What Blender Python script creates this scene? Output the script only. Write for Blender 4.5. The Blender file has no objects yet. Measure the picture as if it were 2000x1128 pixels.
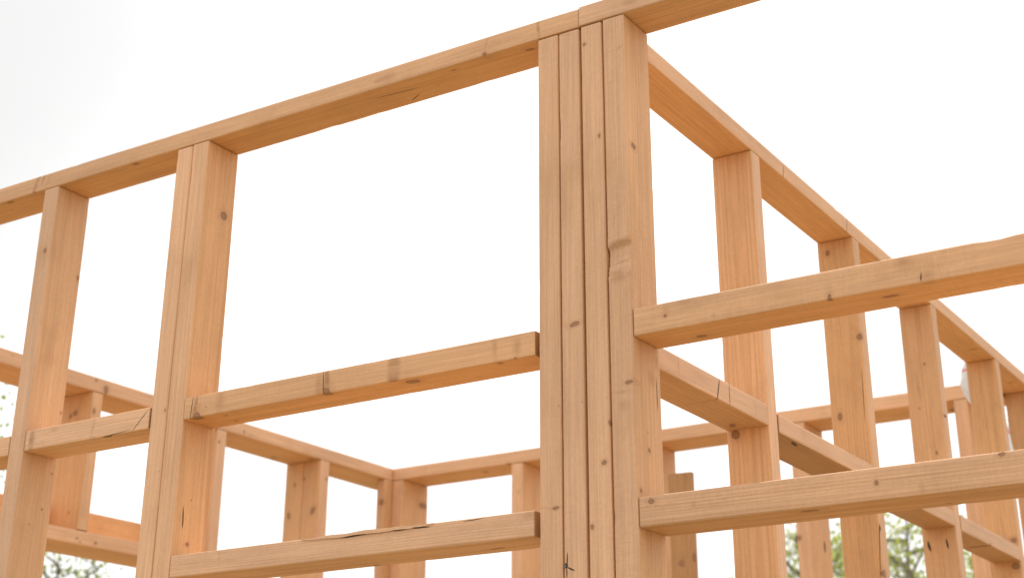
import bpy, bmesh, math, random
from mathutils import Vector, Matrix, noise, Euler

C = bpy.context.scene.collection
scene = bpy.context.scene
H = 1.55                 # eye height above the soil; timber coordinates below are relative to the eye
FLOOR = -1.13            # top of the deck the walls stand on, relative to the eye
rnd = random.Random(7)

# ------------------------------------------------------------------ node helpers
def new_mat(name):
    m = bpy.data.materials.new(name); m.use_nodes = True
    nt = m.node_tree; nt.nodes.clear()
    return m, nt
class NB:
    """tiny node builder"""
    def __init__(s, nt): s.nt = nt
    def n(s, typ, **kw):
        nd = s.nt.nodes.new(typ)
        for k, v in kw.items(): setattr(nd, k, v)
        return nd
    def l(s, a, b): s.nt.links.new(a, b)
    def put(s, sock, v):
        if isinstance(v, bpy.types.NodeSocket): s.l(v, sock)
        else: sock.default_value = v
    def math(s, op, a, b=0.0, c=0.0, clamp=False):
        nd = s.n('ShaderNodeMath', operation=op, use_clamp=clamp)
        s.put(nd.inputs[0], a); s.put(nd.inputs[1], b); s.put(nd.inputs[2], c)
        return nd.outputs[0]
    def vm(s, op, a, b=(0, 0, 0), scale=1.0):
        nd = s.n('ShaderNodeVectorMath', operation=op)
        s.put(nd.inputs[0], a)
        if op == 'SCALE': s.put(nd.inputs['Scale'], scale)
        else: s.put(nd.inputs[1], b)
        return nd
    def step(s, v, a, b, lo=0.0, hi=1.0):
        nd = s.n('ShaderNodeMapRange', interpolation_type='SMOOTHSTEP')
        s.put(nd.inputs[0], v); nd.inputs[1].default_value = a; nd.inputs[2].default_value = b
        nd.inputs[3].default_value = lo; nd.inputs[4].default_value = hi
        return nd.outputs[0]
    def noise(s, vec, w, scale, detail=2.0, rough=.5, dist=0.0):
        nd = s.n('ShaderNodeTexNoise', noise_dimensions='4D')
        s.put(nd.inputs['Vector'], vec); s.put(nd.inputs['W'], w)
        nd.inputs['Scale'].default_value = scale; nd.inputs['Detail'].default_value = detail
        nd.inputs['Roughness'].default_value = rough; nd.inputs['Distortion'].default_value = dist
        return nd
    def mix(s, fac, a, b, blend='MIX'):
        nd = s.n('ShaderNodeMix', data_type='RGBA', blend_type=blend)
        s.put(nd.inputs[0], fac)
        for sock, v in ((nd.inputs[6], a), (nd.inputs[7], b)):
            if isinstance(v, tuple) and len(v) == 3: v = (*v, 1)
            s.put(sock, v)
        return nd.outputs[2]
def group(name, ins, outs):
    g = bpy.data.node_groups.new(name, 'ShaderNodeTree')
    for n_, t in ins: g.interface.new_socket(n_, in_out='INPUT', socket_type=t)
    for n_, t in outs: g.interface.new_socket(n_, in_out='OUTPUT', socket_type=t)
    b = NB(g); gi = b.n('NodeGroupInput'); go = b.n('NodeGroupOutput')
    return g, b, gi.outputs, go.inputs
F, V3, COL = 'NodeSocketFloat', 'NodeSocketVector', 'NodeSocketColor'

def ell(b, i):
    d = b.vm('SUBTRACT', i['P'], i['Center']).outputs[0]
    r = b.n('ShaderNodeVectorRotate', rotation_type='EULER_XYZ')
    b.l(d, r.inputs['Vector']); b.l(i['Rot'], r.inputs['Rotation'])
    q = b.vm('DIVIDE', r.outputs[0], i['Rad']).outputs[0]
    return b.vm('LENGTH', q).outputs['Value']
KNOT, b, i, o = group('knot_mark', [('P', V3), ('Center', V3), ('Rot', V3), ('Rad', V3), ('Core', F), ('Halo', F), ('Ring', F)], [('Core', F), ('Halo', F), ('Ring', F)])
d = ell(b, i)
core = b.step(d, 1.12, .9)
halo = b.step(d, 3.0, .8)
b.l(b.math('MAXIMUM', core, i['Core']), o['Core']); b.l(b.math('MAXIMUM', halo, i['Halo']), o['Halo'])
mx = b.n('ShaderNodeMix', data_type='FLOAT'); b.l(core, mx.inputs[0]); b.l(i['Ring'], mx.inputs[2]); b.l(d, mx.inputs[3]); b.l(mx.outputs[0], o['Ring'])
SPLIT, b, i, o = group('split_mark', [('P', V3), ('Center', V3), ('Rot', V3), ('Rad', V3), ('Split', F), ('Amount', F), ('Inner', F)], [('Split', F)])
d = ell(b, i)
edge = b.math('DIVIDE', b.math('SUBTRACT', d, i['Inner']), b.math('SUBTRACT', 1.2, i['Inner']), clamp=True)
b.l(b.math('MAXIMUM', b.math('MULTIPLY', b.math('SUBTRACT', 1.0, edge), i['Amount']), i['Split']), o['Split'])

WOOD, b, i, o = group('softwood', [('P', V3), ('Seed', F), ('PithY', F), ('PithZ', F), ('Slope', F), ('Spacing', F), ('Late', F), ('Saw', F), ('Early', COL), ('Latewood', COL), ('Core', F), ('Halo', F), ('Ring', F), ('Split', F), ('Smear', F), ('Normal', V3), ('WideY', F), ('Edge', COL)], [('Shader', 'NodeSocketShader')])
P, W = i['P'], i['Seed']
sp = b.n('ShaderNodeSeparateXYZ'); b.l(P, sp.inputs[0]); X, Y, Z = sp.outputs
stretch = b.vm('MULTIPLY', P, (.55, 3.2, 3.2)).outputs[0]
wn = b.noise(stretch, W, 2.2, 2.0)
wv = b.vm('SCALE', b.vm('SUBTRACT', wn.outputs['Color'], (.5, .5, .5)).outputs[0], scale=.013).outputs[0]
ws = b.n('ShaderNodeSeparateXYZ'); b.l(wv, ws.inputs[0])
yy = b.math('SUBTRACT', b.math('ADD', Y, ws.outputs[1]), b.math('ADD', i['PithY'], b.math('MULTIPLY', X, i['Slope'])))
zz = b.math('SUBTRACT', b.math('ADD', Z, ws.outputs[2]), i['PithZ'])
r = b.math('SQRT', b.math('ADD', b.math('MULTIPLY', yy, yy), b.math('MULTIPLY', zz, zz)))
r = b.math('ADD', r, b.math('MULTIPLY', b.math('MULTIPLY', i['Halo'], i['Halo']), .011))
# ring widths vary from year to year
rv = b.n('ShaderNodeTexNoise', noise_dimensions='2D')
cv = b.n('ShaderNodeCombineXYZ'); b.l(r, cv.inputs[0]); b.l(W, cv.inputs[1]); b.l(cv.outputs[0], rv.inputs['Vector']); rv.inputs['Scale'].default_value = 60; rv.inputs['Detail'].default_value = 1
ri = b.math('ADD', b.math('DIVIDE', r, i['Spacing']), b.math('MULTIPLY', rv.outputs[0], 1.3))
fr = b.math('FRACT', ri)
prof = b.math('MULTIPLY', b.step(fr, .25, .86), b.step(fr, 1.0, .9))
yr = b.n('ShaderNodeTexWhiteNoise', noise_dimensions='1D'); b.l(b.math('FLOOR', ri), yr.inputs['W'])
lat = b.math('MULTIPLY', b.math('MULTIPLY', prof, i['Late']), b.math('ADD', b.math('MULTIPLY', yr.outputs[0], .8), .35))
fib = b.noise(b.vm('MULTIPLY', P, (9, 520, 520)).outputs[0], W, 1.0, 3.0, .65)
fib2 = b.noise(b.vm('MULTIPLY', P, (3.5, 90, 90)).outputs[0], W, 1.0, 3.0, .6)
blo = b.noise(b.vm('MULTIPLY', P, (2.0, 9, 9)).outputs[0], b.math('ADD', W, 3.1), 1.0, 3.0, .55)
blo2 = b.noise(b.vm('MULTIPLY', P, (9, 16, 16)).outputs[0], b.math('ADD', W, 9.7), 1.0, 4.0, .6)
sn = b.n('ShaderNodeSeparateXYZ'); b.l(b.vm('ABSOLUTE', i['Normal']).outputs[0], sn.inputs[0])
# sawn edges have greyed in the weather more than the planed wide faces
mxe = b.n('ShaderNodeMix', data_type='FLOAT'); b.l(i['WideY'], mxe.inputs[0]); b.l(sn.outputs[2], mxe.inputs[2]); b.l(sn.outputs[1], mxe.inputs[3])
edgef = b.step(mxe.outputs[0], .35, .8)
col = b.mix(b.math('MULTIPLY', lat, b.math('SUBTRACT', 1.0, b.math('MULTIPLY', edgef, .12))), b.mix(edgef, i['Early'], i['Edge']), i['Latewood'])
def gain(c, f, lo, hi):
    g_ = b.step(f, .25, .75, lo, hi)
    cc = b.n('ShaderNodeCombineColor'); [b.l(g_, cc.inputs[k]) for k in range(3)]
    return b.mix(1.0, c, cc.outputs[0], 'MULTIPLY')
col = gain(col, fib.outputs[0], .93, 1.06)
col = gain(col, fib2.outputs[0], .945, 1.045)
fib3 = b.noise(b.vm('MULTIPLY', P, (5, 240, 240)).outputs[0], b.math('ADD', W, 13.0), 1.0, 2.0, .6)
col = gain(col, fib3.outputs[0], .925, 1.06)
grit = b.noise(b.vm('MULTIPLY', P, (150, 330, 330)).outputs[0], b.math('ADD', W, 17.0), 1.0, 2.0, .6)
col = gain(col, grit.outputs[0], .955, 1.04)
col = gain(col, blo.outputs[0], .89, 1.08)
col = b.mix(b.step(blo2.outputs[0], .5, .8, 0, .30), col, (.40, .205, .085))
# a little handling dirt, greyish, in patches
dirt = b.noise(b.vm('MULTIPLY', P, (5, 21, 21)).outputs[0], b.math('ADD', W, 21.0), 1.0, 5.0, .68)
col = b.mix(b.step(dirt.outputs[0], .58, .76, 0, .20), col, (.28, .19, .12))
# specks: tiny pin marks and resin dots
vo = b.n('ShaderNodeTexVoronoi'); b.l(b.vm('MULTIPLY', P, (.6, 1, 1)).outputs[0], vo.inputs['Vector']); vo.inputs['Scale'].default_value = 34
pick = b.n('ShaderNodeSeparateColor'); b.l(vo.outputs['Color'], pick.inputs[0])
speck = b.math('MULTIPLY', b.step(vo.outputs['Distance'], .075, .03), b.math('GREATER_THAN', pick.outputs[0], .80))
col = b.mix(b.math('MULTIPLY', speck, .55), col, (.17, .085, .04))
# band-saw chatter across the grain
sawn = b.noise(b.vm('MULTIPLY', P, (420, 40, 40)).outputs[0], W, 1.0, 2.0, .5)
sawm = b.noise(b.vm('MULTIPLY', P, (4, 9, 9)).outputs[0], b.math('ADD', W, 5.0), 1.0, 1.0)
saw = b.math('MULTIPLY', b.math('MULTIPLY', b.math('SUBTRACT', sawn.outputs[0], .5), b.step(sawm.outputs[0], .4, .65)), i['Saw'])
sg = b.math('ADD', b.math('MULTIPLY', saw, .30), 1.0)
cc = b.n('ShaderNodeCombineColor'); [b.l(sg, cc.inputs[k]) for k in range(3)]
col = b.mix(1.0, col, cc.outputs[0], 'MULTIPLY')
# knots
col = b.mix(b.math('MULTIPLY', i['Halo'], .30), col, (.42, .21, .095))
kr = b.math('ADD', b.math('MULTIPLY', b.math('SINE', b.math('MULTIPLY', i['Ring'], 17.0)), .5), .5)
kc = b.mix(kr, (.23, .108, .055), (.34, .175, .09))
kc = b.mix(b.step(i['Ring'], .72, 1.0, 0, .75), kc, (.10, .048, .026))
col = b.mix(b.math('MULTIPLY', i['Core'], .82), col, kc)
col = b.mix(b.math('MULTIPLY', i['Smear'], b.step(fib2.outputs[0], .3, .62, .25, 1)), col, (.34, .165, .078))
col = b.mix(b.step(sn.outputs[0], .6, .9, 0, .75), col, (.27, .145, .065))
col = b.mix(b.math('MULTIPLY', i['Split'], .95), col, (.055, .028, .014))
hgt = b.math('ADD', b.math('MULTIPLY', lat, .0004), b.math('MULTIPLY', fib.outputs[0], .0006))
hgt = b.math('ADD', hgt, b.math('MULTIPLY', fib2.outputs[0], .0009))
hgt = b.math('ADD', hgt, b.math('MULTIPLY', saw, .0009))
hgt = b.math('SUBTRACT', hgt, b.math('MULTIPLY', i['Split'], .003))
hgt = b.math('SUBTRACT', hgt, b.math('MULTIPLY', i['Core'], .0006))
bp = b.n('ShaderNodeBump'); bp.inputs['Strength'].default_value = .8; bp.inputs['Distance'].default_value = 1.0; b.l(hgt, bp.inputs['Height'])
bs = b.n('ShaderNodeBsdfPrincipled'); b.l(col, bs.inputs['Base Color']); bs.inputs['Roughness'].default_value = .66
bs.inputs['Specular IOR Level'].default_value = .28; b.l(bp.outputs[0], bs.inputs['Normal'])
b.l(bs.outputs[0], o['Shader'])

def wood(name, seed, early=(.70, .43, .225), late=(.47, .225, .088), pith=(.03, -.06), slope=0.0, spacing=.0042, amount=.62, saw=.5, knots=(), splits=(), smears=(), bands=(), edge=(.6, .4, .25), widey=0.0):
    """knots / splits / smears: (center, radii, rot) in the board's own coordinates"""
    m, nt = new_mat(name); b = NB(nt)
    tc = b.n('ShaderNodeTexCoord'); P = tc.outputs['Object']
    wb = b.noise(P, seed, 45.0, 2.0)
    off = b.vm('SCALE', b.vm('SUBTRACT', wb.outputs['Color'], (.5, .5, .5)).outputs[0], scale=.006).outputs[0]
    PK = b.vm('ADD', P, off).outputs[0]
    core = halo = split = smear = 0.0; ring = 2.0
    for c, rad, rot in knots:
        g = b.n('ShaderNodeGroup'); g.node_tree = KNOT
        b.put(g.inputs['P'], PK); g.inputs['Center'].default_value = c; g.inputs['Rad'].default_value = rad; g.inputs['Rot'].default_value = rot
        b.put(g.inputs['Core'], core); b.put(g.inputs['Halo'], halo); b.put(g.inputs['Ring'], ring)
        core, halo, ring = g.outputs['Core'], g.outputs['Halo'], g.outputs['Ring']
    cur = 0.0
    for lst, amt, inner in ((splits, 1.0, .75), (bands, .75, .62), (smears, .5, 0.0)):
        if amt != .5: cur = 0.0
        for c, rad, rot in lst:
            g = b.n('ShaderNodeGroup'); g.node_tree = SPLIT
            if amt == 1.0:
                q = b.vm('SCALE', off, scale=.45).outputs[0]; b.put(g.inputs['P'], b.vm('ADD', P, q).outputs[0])
            else: b.put(g.inputs['P'], PK)
            g.inputs['Center'].default_value = c; g.inputs['Rad'].default_value = rad; g.inputs['Rot'].default_value = rot
            g.inputs['Amount'].default_value = amt; g.inputs['Inner'].default_value = inner; b.put(g.inputs['Split'], cur); cur = g.outputs['Split']
        if amt == 1.0: split = cur
        smear = cur
    g = b.n('ShaderNodeGroup'); g.node_tree = WOOD
    for k, v in dict(P=P, Seed=seed, PithY=pith[0], PithZ=pith[1], Slope=slope, Spacing=spacing, Late=amount, Saw=saw, Early=(*early, 1), Latewood=(*late, 1), Core=core, Halo=halo, Ring=ring, Split=split, Smear=smear, Normal=tc.outputs['Normal'], WideY=widey, Edge=(*edge, 1)).items(): b.put(g.inputs[k], v)
    out = b.n('ShaderNodeOutputMaterial'); b.l(g.outputs[0], out.inputs[0])
    return m

# ------------------------------------------------------------------ object helpers
def tag(o, label=None, cat=None, group=None, kind=None):
    for k, v in (('label', label), ('category', cat), ('group', group), ('kind', kind)):
        if v: o[k] = v
    return o
def empty(name, loc, label, cat, group=None):
    o = bpy.data.objects.new(name, None); C.objects.link(o); o['kind'] = 'thing'; o.location = loc; o.empty_display_size = .2
    return tag(o, label, cat, group)
def mesh_obj(name, verts, faces, mat, parent=None, smooth=False):
    me = bpy.data.meshes.new(name); me.from_pydata(verts, [], faces); me.update()
    if smooth: me.polygons.foreach_set('use_smooth', [True] * len(me.polygons))
    if mat: me.materials.append(mat)
    o = bpy.data.objects.new(name, me); C.objects.link(o)
    if parent: o.parent = parent; o.matrix_parent_inverse = Matrix.Identity(4)
    return o

AX = {'x': Matrix(((1, 0, 0), (0, 1, 0), (0, 0, 1))),      # columns: where the board's own X, Y, Z point
      'y': Matrix(((0, 0, 1), (1, 0, 0), (0, 1, 0))),
      'z': Matrix(((0, 1, 0), (0, 0, 1), (1, 0, 0)))}

def board_mesh(L, a, bb, rad, seed, step=.04, wob=.00022, chip=.001, dent=None, bow=.0):
    """a sawn timber: L long (X), a by bb in section, eased arrises, a little out of true"""
    prof = []                                                    # (y, z, cornerness)
    nf = 5
    hy, hz = a / 2, bb / 2
    cs = [(hy - rad, hz - rad, 0), (-hy + rad, hz - rad, 90), (-hy + rad, -hz + rad, 180), (hy - rad, -hz + rad, 270)]
    for k, (cy, cz, a0) in enumerate(cs):
        for s in range(4):
            t = math.radians(a0 + 30 * s)
            prof.append((cy + rad * math.cos(t), cz + rad * math.sin(t), 1.0))
        ny, nz, a1 = cs[(k + 1) % 4]
        t = math.radians(a0 + 90)
        p0 = (cy + rad * math.cos(t), cz + rad * math.sin(t)); p1 = (ny + rad * math.cos(t), nz + rad * math.sin(t))
        for s in range(1, nf):
            q = s / nf; prof.append((p0[0] + (p1[0] - p0[0]) * q, p0[1] + (p1[1] - p0[1]) * q, 0.0))
    n = len(prof); st = max(4, int(L / step)); vs = []; fs = []
    so = Vector((seed * 7.31, seed * 3.17, seed * 1.93))
    xs = [-L / 2 + .0012] + [-L / 2 + .004] + [-L / 2 + L * k / st for k in range(1, st)] + [L / 2 - .004, L / 2 - .0012]
    for x in xs:
        for y, z, c in prof:
            p = Vector((x, y, z))
            q = Vector((x * 2.2, y * 12, z * 12)) + so
            w = noise.noise(q) * wob
            e = noise.noise(Vector((x * 17, (1 if y > 0 else -1) * 5, (1 if z > 0 else -1) * 9)) + so)
            k = 1.0
            inward = 0.0
            if c and e > .42: inward = min(1, (e - .42) * 4) * chip
            y2 = y * (1 + w / hy) - math.copysign(inward, y) + bow * (1 - (2 * x / L) ** 2) * .4
            z2 = z * (1 + w / hz) - math.copysign(inward, z) + bow * (1 - (2 * x / L) ** 2)
            if dent: 
                dy, dz = dent(x, y, z); y2 += dy; z2 += dz
            vs.append((x, y2, z2))
    m = len(xs)
    for s in range(m - 1):
        for k in range(n):
            k2 = (k + 1) % n
            fs.append((s * n + k, s * n + k2, (s + 1) * n + k2, (s + 1) * n + k))
    nside = len(fs)
    for s, x, flip in ((0, -L / 2, True), (m - 1, L / 2, False)):
        base = len(vs)
        for k in range(n):
            y, z = vs[s * n + k][1], vs[s * n + k][2]; vs.append((x, y * .975, z * .975))
        for k in range(n):
            k2 = (k + 1) % n
            f = (s * n + k, s * n + k2, base + k2, base + k); fs.append(f[::-1] if flip else f)
        cap = tuple(range(base, base + n)); fs.append(cap[::-1] if flip else cap)
    return vs, fs, nside

NAILS = [(-1.2163, 2.05, 0.3776)]
MARKS = {
    'fp': (('r', (-2.6096, 2.0500, 1.3552), 'y', 0.00600, 0.05000, 14), ('s', (-2.5875, 2.0500, 1.3641), 'y', 0.00080, 0.01600, 18), ('m', (-2.5704, 2.0500, 1.3538), 'y', 0.00400, 0.03000, 20), ('r', (-1.2613, 2.0500, 1.3507), 'y', 0.00350, 0.06000, -4), ('m', (-1.3793, 2.0500, 1.3507), 'y', 0.00300, 0.04000, 14), ('k', (-1.3803, 2.0500, 1.3357), 'y', 0.00400, 0.00300, 0), ('m', (-1.6117, 2.0500, 1.3499), 'y', 0.02600, 0.01000, 0), ('m', (-1.6305, 2.0500, 1.3483), 'y', 0.01400, 0.00600, 0), ('s', (-1.6139, 2.0874, 1.3329), 'z', 0.04800, 0.00090, 4), ('s', (-1.5929, 2.1218, 1.3329), 'z', 0.01600, 0.00100, -25), ('k', (-2.3005, 2.0577, 1.3329), 'z', 0.00900, 0.00400, 0), ('m', (-2.3691, 2.0634, 1.3329), 'z', 0.04500, 0.00600, 5), ('k', (-2.7055, 2.0591, 1.3329), 'z', 0.01000, 0.00400, 0), ('k', (-1.4626, 2.0675, 1.3329), 'z', 0.00600, 0.00200, 0), ('k', (-1.2963, 2.0755, 1.3329), 'z', 0.00900, 0.00400, 10),),
    'fpr': (('m', (-1.0702, 2.0500, 1.3510), 'y', 0.02000, 0.00800, 0),),
    's1': (('k', (-2.5499, 2.0500, 1.1792), 'y', 0.00600, 0.00440, 0), ('k', (-2.5335, 2.1363, 1.1372), 'x', 0.00500, 0.00350, 0), ('k', (-2.5335, 2.1325, 0.6944), 'x', 0.00200, 0.00200, 0), ('k', (-2.5335, 2.1188, 0.6173), 'x', 0.00200, 0.00200, 0), ('k', (-2.5335, 2.1352, 0.8275), 'x', 0.00250, 0.00200, 0),),
    's2b': (('k', (-2.0785, 2.1133, 1.1807), 'x', 0.00900, 0.00950, 0), ('s', (-2.0785, 2.0737, 0.5461), 'x', 0.02000, 0.00160, 4), ('k', (-2.0785, 2.0921, 0.4986), 'x', 0.00350, 0.00400, 0), ('m', (-2.0785, 2.0623, 0.9162), 'x', 0.00800, 0.00200, 0),),
    'mid': (('r', (-2.0479, 2.0500, 0.7466), 'y', 0.00600, 0.04000, 4), ('s', (-2.0578, 2.0500, 0.7500), 'y', 0.00090, 0.03000, 5), ('m', (-2.0363, 2.0500, 0.7500), 'y', 0.00150, 0.03000, 3), ('k', (-2.0471, 2.0581, 0.7310), 'z', 0.01100, 0.00800, 0), ('m', (-1.9842, 2.0500, 0.7597), 'y', 0.01400, 0.03000, 0), ('r', (-1.7212, 2.0500, 0.7464), 'y', 0.00700, 0.04000, -4), ('s', (-1.7300, 2.0500, 0.7516), 'y', 0.00090, 0.02200, -3), ('k', (-1.7266, 2.0500, 0.7376), 'y', 0.00200, 0.00700, 0), ('m', (-1.7407, 2.0500, 0.7494), 'y', 0.00900, 0.03000, 0), ('r', (-1.5682, 2.0500, 0.7516), 'y', 0.01500, 0.04000, 0), ('m', (-1.3529, 2.0500, 0.7634), 'y', 0.00700, 0.03400, 0), ('m', (-1.3069, 2.0500, 0.7531), 'y', 0.01000, 0.02000, 0), ('k', (-2.0427, 2.0563, 0.7310), 'z', 0.01200, 0.00900, 0), ('k', (-1.9841, 2.0704, 0.7310), 'z', 0.00400, 0.00300, 0), ('k', (-1.9952, 2.1099, 0.7310), 'z', 0.00500, 0.00300, 0), ('k', (-1.7204, 2.0547, 0.7310), 'z', 0.01000, 0.00800, 0), ('k', (-1.5404, 2.0701, 0.7310), 'z', 0.01400, 0.01000, 0), ('k', (-1.3469, 2.0590, 0.7310), 'z', 0.00500, 0.00400, 0), ('m', (-1.4252, 2.1064, 0.7310), 'z', 0.00800, 0.00500, 0),),
    'low': (('m', (-1.2827, 2.0500, 0.4654), 'y', 0.01400, 0.01000, 0), ('s', (-1.4988, 2.0500, 0.4664), 'y', 0.01700, 0.00100, 2), ('s', (-1.5439, 2.0500, 0.4665), 'y', 0.01400, 0.00055, 2), ('s', (-1.6431, 2.0500, 0.4658), 'y', 0.02600, 0.00080, -2), ('s', (-1.3915, 2.0500, 0.4683), 'y', 0.02000, 0.00060, -3), ('m', (-1.9549, 2.0500, 0.4550), 'y', 0.00150, 0.03000, 0), ('k', (-1.3840, 2.1118, 0.4297), 'z', 0.01600, 0.00400, -6), ('k', (-1.6606, 2.1405, 0.4297), 'z', 0.01000, 0.00400, 0),),
    'near': (('s', (-2.1954, 2.0500, 0.7466), 'y', 0.02600, 0.00090, -44), ('s', (-2.2669, 2.0500, 0.7282), 'y', 0.04000, 0.00060, -3), ('m', (-2.3310, 2.0500, 0.7462), 'y', 0.00400, 0.03000, 10), ('m', (-2.5085, 2.0500, 0.7461), 'y', 0.01000, 0.03400, 0), ('r', (-2.5121, 2.0500, 0.7401), 'y', 0.00700, 0.04000, 0), ('m', (-2.4465, 2.0500, 0.7618), 'y', 0.01400, 0.00500, 0), ('m', (-2.3285, 2.0506, 0.7270), 'z', 0.00800, 0.01400, 0),),
    's3a': (('k', (-1.2333, 2.0500, 0.4717), 'y', 0.00260, 0.00600, -8), ('m', (-1.2554, 2.0500, 0.4732), 'y', 0.00140, 0.01400, 5), ('m', (-1.2506, 2.0500, 1.2888), 'y', 0.00130, 0.01200, 8),),
    's3b': (('k', (-1.1934, 2.0500, 0.7716), 'y', 0.00400, 0.00900, -14), ('m', (-1.1883, 2.0500, 0.7202), 'y', 0.04000, 0.00200, 0), ('s', (-1.2144, 2.0500, 0.3790), 'y', 0.00400, 0.00300, 0), ('s', (-1.2061, 2.0500, 0.3728), 'y', 0.00120, 0.00700, 28), ('s', (-1.2124, 2.0500, 0.3876), 'y', 0.01000, 0.00100, 0), ('s', (-1.2136, 2.0500, 0.3687), 'y', 0.00900, 0.00100, 0), ('m', (-1.2077, 2.0500, 0.4608), 'y', 0.00120, 0.01000, 5), ('m', (-1.2034, 2.0500, 1.3249), 'y', 0.00400, 0.01400, 8),),
    's3c': (('k', (-1.1652, 2.0500, 1.2936), 'y', 0.00340, 0.00320, 0), ('k', (-1.1377, 2.0500, 1.1054), 'y', 0.00400, 0.00250, 0), ('k', (-1.1414, 2.0500, 0.5333), 'y', 0.00360, 0.00460, 0), ('k', (-1.1660, 2.0500, 0.4333), 'y', 0.00400, 0.00300, 0), ('k', (-1.1305, 2.0500, 0.5957), 'y', 0.00400, 0.00200, 0), ('m', (-1.1300, 2.0500, 0.7632), 'y', 0.01200, 0.00200, 0),),
    's3d': (('m', (-1.0934, 2.0500, 1.2655), 'y', 0.00160, 0.01200, -28), ('m', (-1.0944, 2.0500, 1.2668), 'y', 0.00150, 0.00600, -30), ('m', (-1.1122, 2.0500, 1.2637), 'y', 0.00120, 0.01000, -8), ('m', (-1.1138, 2.0500, 1.2019), 'y', 0.00160, 0.00900, -16), ('m', (-1.1026, 2.0500, 1.0529), 'y', 0.00090, 0.00800, -16), ('m', (-1.1126, 2.0500, 0.9414), 'y', 0.01800, 0.00120, 8), ('m', (-1.1020, 2.0500, 0.8984), 'y', 0.00800, 0.02600, 0), ('m', (-1.1061, 2.0500, 0.8919), 'y', 0.01000, 0.02000, 0), ('m', (-1.1020, 2.0500, 0.8646), 'y', 0.00300, 0.02000, -6), ('r', (-1.1040, 2.0500, 0.8650), 'y', 0.00170, 0.02200, -9), ('m', (-1.1142, 2.0500, 0.8844), 'y', 0.01200, 0.00130, 6), ('m', (-1.1063, 2.0500, 0.8847), 'y', 0.01300, 0.00120, 3), ('m', (-1.0986, 2.0500, 0.8822), 'y', 0.01200, 0.00130, -4), ('m', (-1.0936, 2.0500, 0.8548), 'y', 0.00600, 0.00500, 0), ('m', (-1.1046, 2.0500, 0.8779), 'y', 0.01800, 0.02000, 0), ('m', (-1.1046, 2.0500, 0.8434), 'y', 0.01600, 0.02200, 0), ('k', (-1.0940, 2.0500, 0.6569), 'y', 0.00300, 0.00700, -4), ('m', (-1.1066, 2.0500, 0.6436), 'y', 0.00350, 0.02000, 2), ('m', (-1.1067, 2.0500, 0.6419), 'y', 0.00160, 0.01600, 2), ('m', (-1.1045, 2.0500, 0.6214), 'y', 0.01200, 0.01200, 0), ('k', (-1.0838, 2.0723, 1.0802), 'x', 0.00500, 0.00800, 0), ('k', (-1.0838, 2.0937, 0.5544), 'x', 0.00350, 0.00400, 0), ('k', (-1.0838, 2.0613, 0.4832), 'x', 0.00350, 0.00400, 0), ('m', (-1.0838, 2.1094, 0.6748), 'x', 0.01600, 0.01400, 0), ('s', (-1.0838, 2.1277, 0.6532), 'x', 0.02600, 0.00120, 0), ('m', (-1.0838, 2.1302, 0.7105), 'x', 0.01400, 0.00800, 0), ('m', (-1.0838, 2.0957, 1.0078), 'x', 0.00120, 0.02400, -36),),  # smears at the top of the chewed hollow paint in its overhang shade
    'rup': (('k', (-1.0234, 2.0500, 0.7567), 'y', 0.00300, 0.00260, 0), ('m', (-0.9904, 2.0500, 0.7750), 'y', 0.01500, 0.00700, 0), ('m', (-1.0229, 2.0500, 0.7679), 'y', 0.01000, 0.00800, 20), ('s', (-0.6730, 2.0500, 0.7793), 'y', 0.00900, 0.00080, 6), ('m', (-0.6023, 2.0500, 0.7396), 'y', 0.00700, 0.00700, 0), ('m', (-0.5928, 2.0500, 0.7418), 'y', 0.01400, 0.00900, 0), ('s', (-0.6029, 2.0500, 0.7413), 'y', 0.00080, 0.00600, 12), ('m', (-0.5961, 2.0500, 0.7400), 'y', 0.00600, 0.00600, 0), ('m', (-0.6266, 2.0500, 0.7669), 'y', 0.01800, 0.01400, 0), ('m', (-0.9380, 2.0500, 0.7407), 'y', 0.00600, 0.00500, 40), ('k', (-0.9891, 2.1099, 0.7325), 'z', 0.00900, 0.00600, 0), ('k', (-0.7455, 2.0524, 0.7325), 'z', 0.00400, 0.00300, 0), ('m', (-0.5934, 2.0558, 0.7325), 'z', 0.01200, 0.00600, 0), ('k', (-0.6615, 2.0831, 0.7325), 'z', 0.01200, 0.00500, 0),),
    'rlo': (('k', (-1.0606, 2.0500, 0.4628), 'y', 0.00500, 0.00400, 0), ('m', (-0.9884, 2.0500, 0.4495), 'y', 0.00500, 0.00700, 0), ('m', (-0.9369, 2.0500, 0.4539), 'y', 0.00700, 0.00300, 0), ('k', (-0.7003, 2.0500, 0.4498), 'y', 0.00300, 0.00400, 0), ('m', (-0.6353, 2.0500, 0.4351), 'y', 0.00600, 0.00900, 0), ('k', (-0.5194, 2.0500, 0.4684), 'y', 0.00500, 0.00300, 0), ('k', (-0.8107, 2.0701, 0.4248), 'z', 0.01400, 0.00600, 0), ('m', (-0.9239, 2.0817, 0.4248), 'z', 0.01000, 0.00500, 0),),
    'q1': (('s', (-1.1310, 2.4726, 0.7480), 'x', 0.00200, 0.02400, -18), ('s', (-1.1310, 2.5228, 0.7537), 'x', 0.00120, 0.02400, 0), ('m', (-1.1310, 2.6411, 0.7586), 'x', 0.00200, 0.02600, 8), ('m', (-1.1310, 2.3089, 0.7584), 'x', 0.00300, 0.02600, 0), ('m', (-1.1558, 2.4718, 0.7308), 'z', 0.00600, 0.06000, 0), ('k', (-1.1922, 2.6630, 0.7308), 'z', 0.01400, 0.00600, 30),),
    'q2': (('s', (-1.1434, 2.8594, 0.7273), 'z', 0.02200, 0.00400, 10),),
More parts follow.
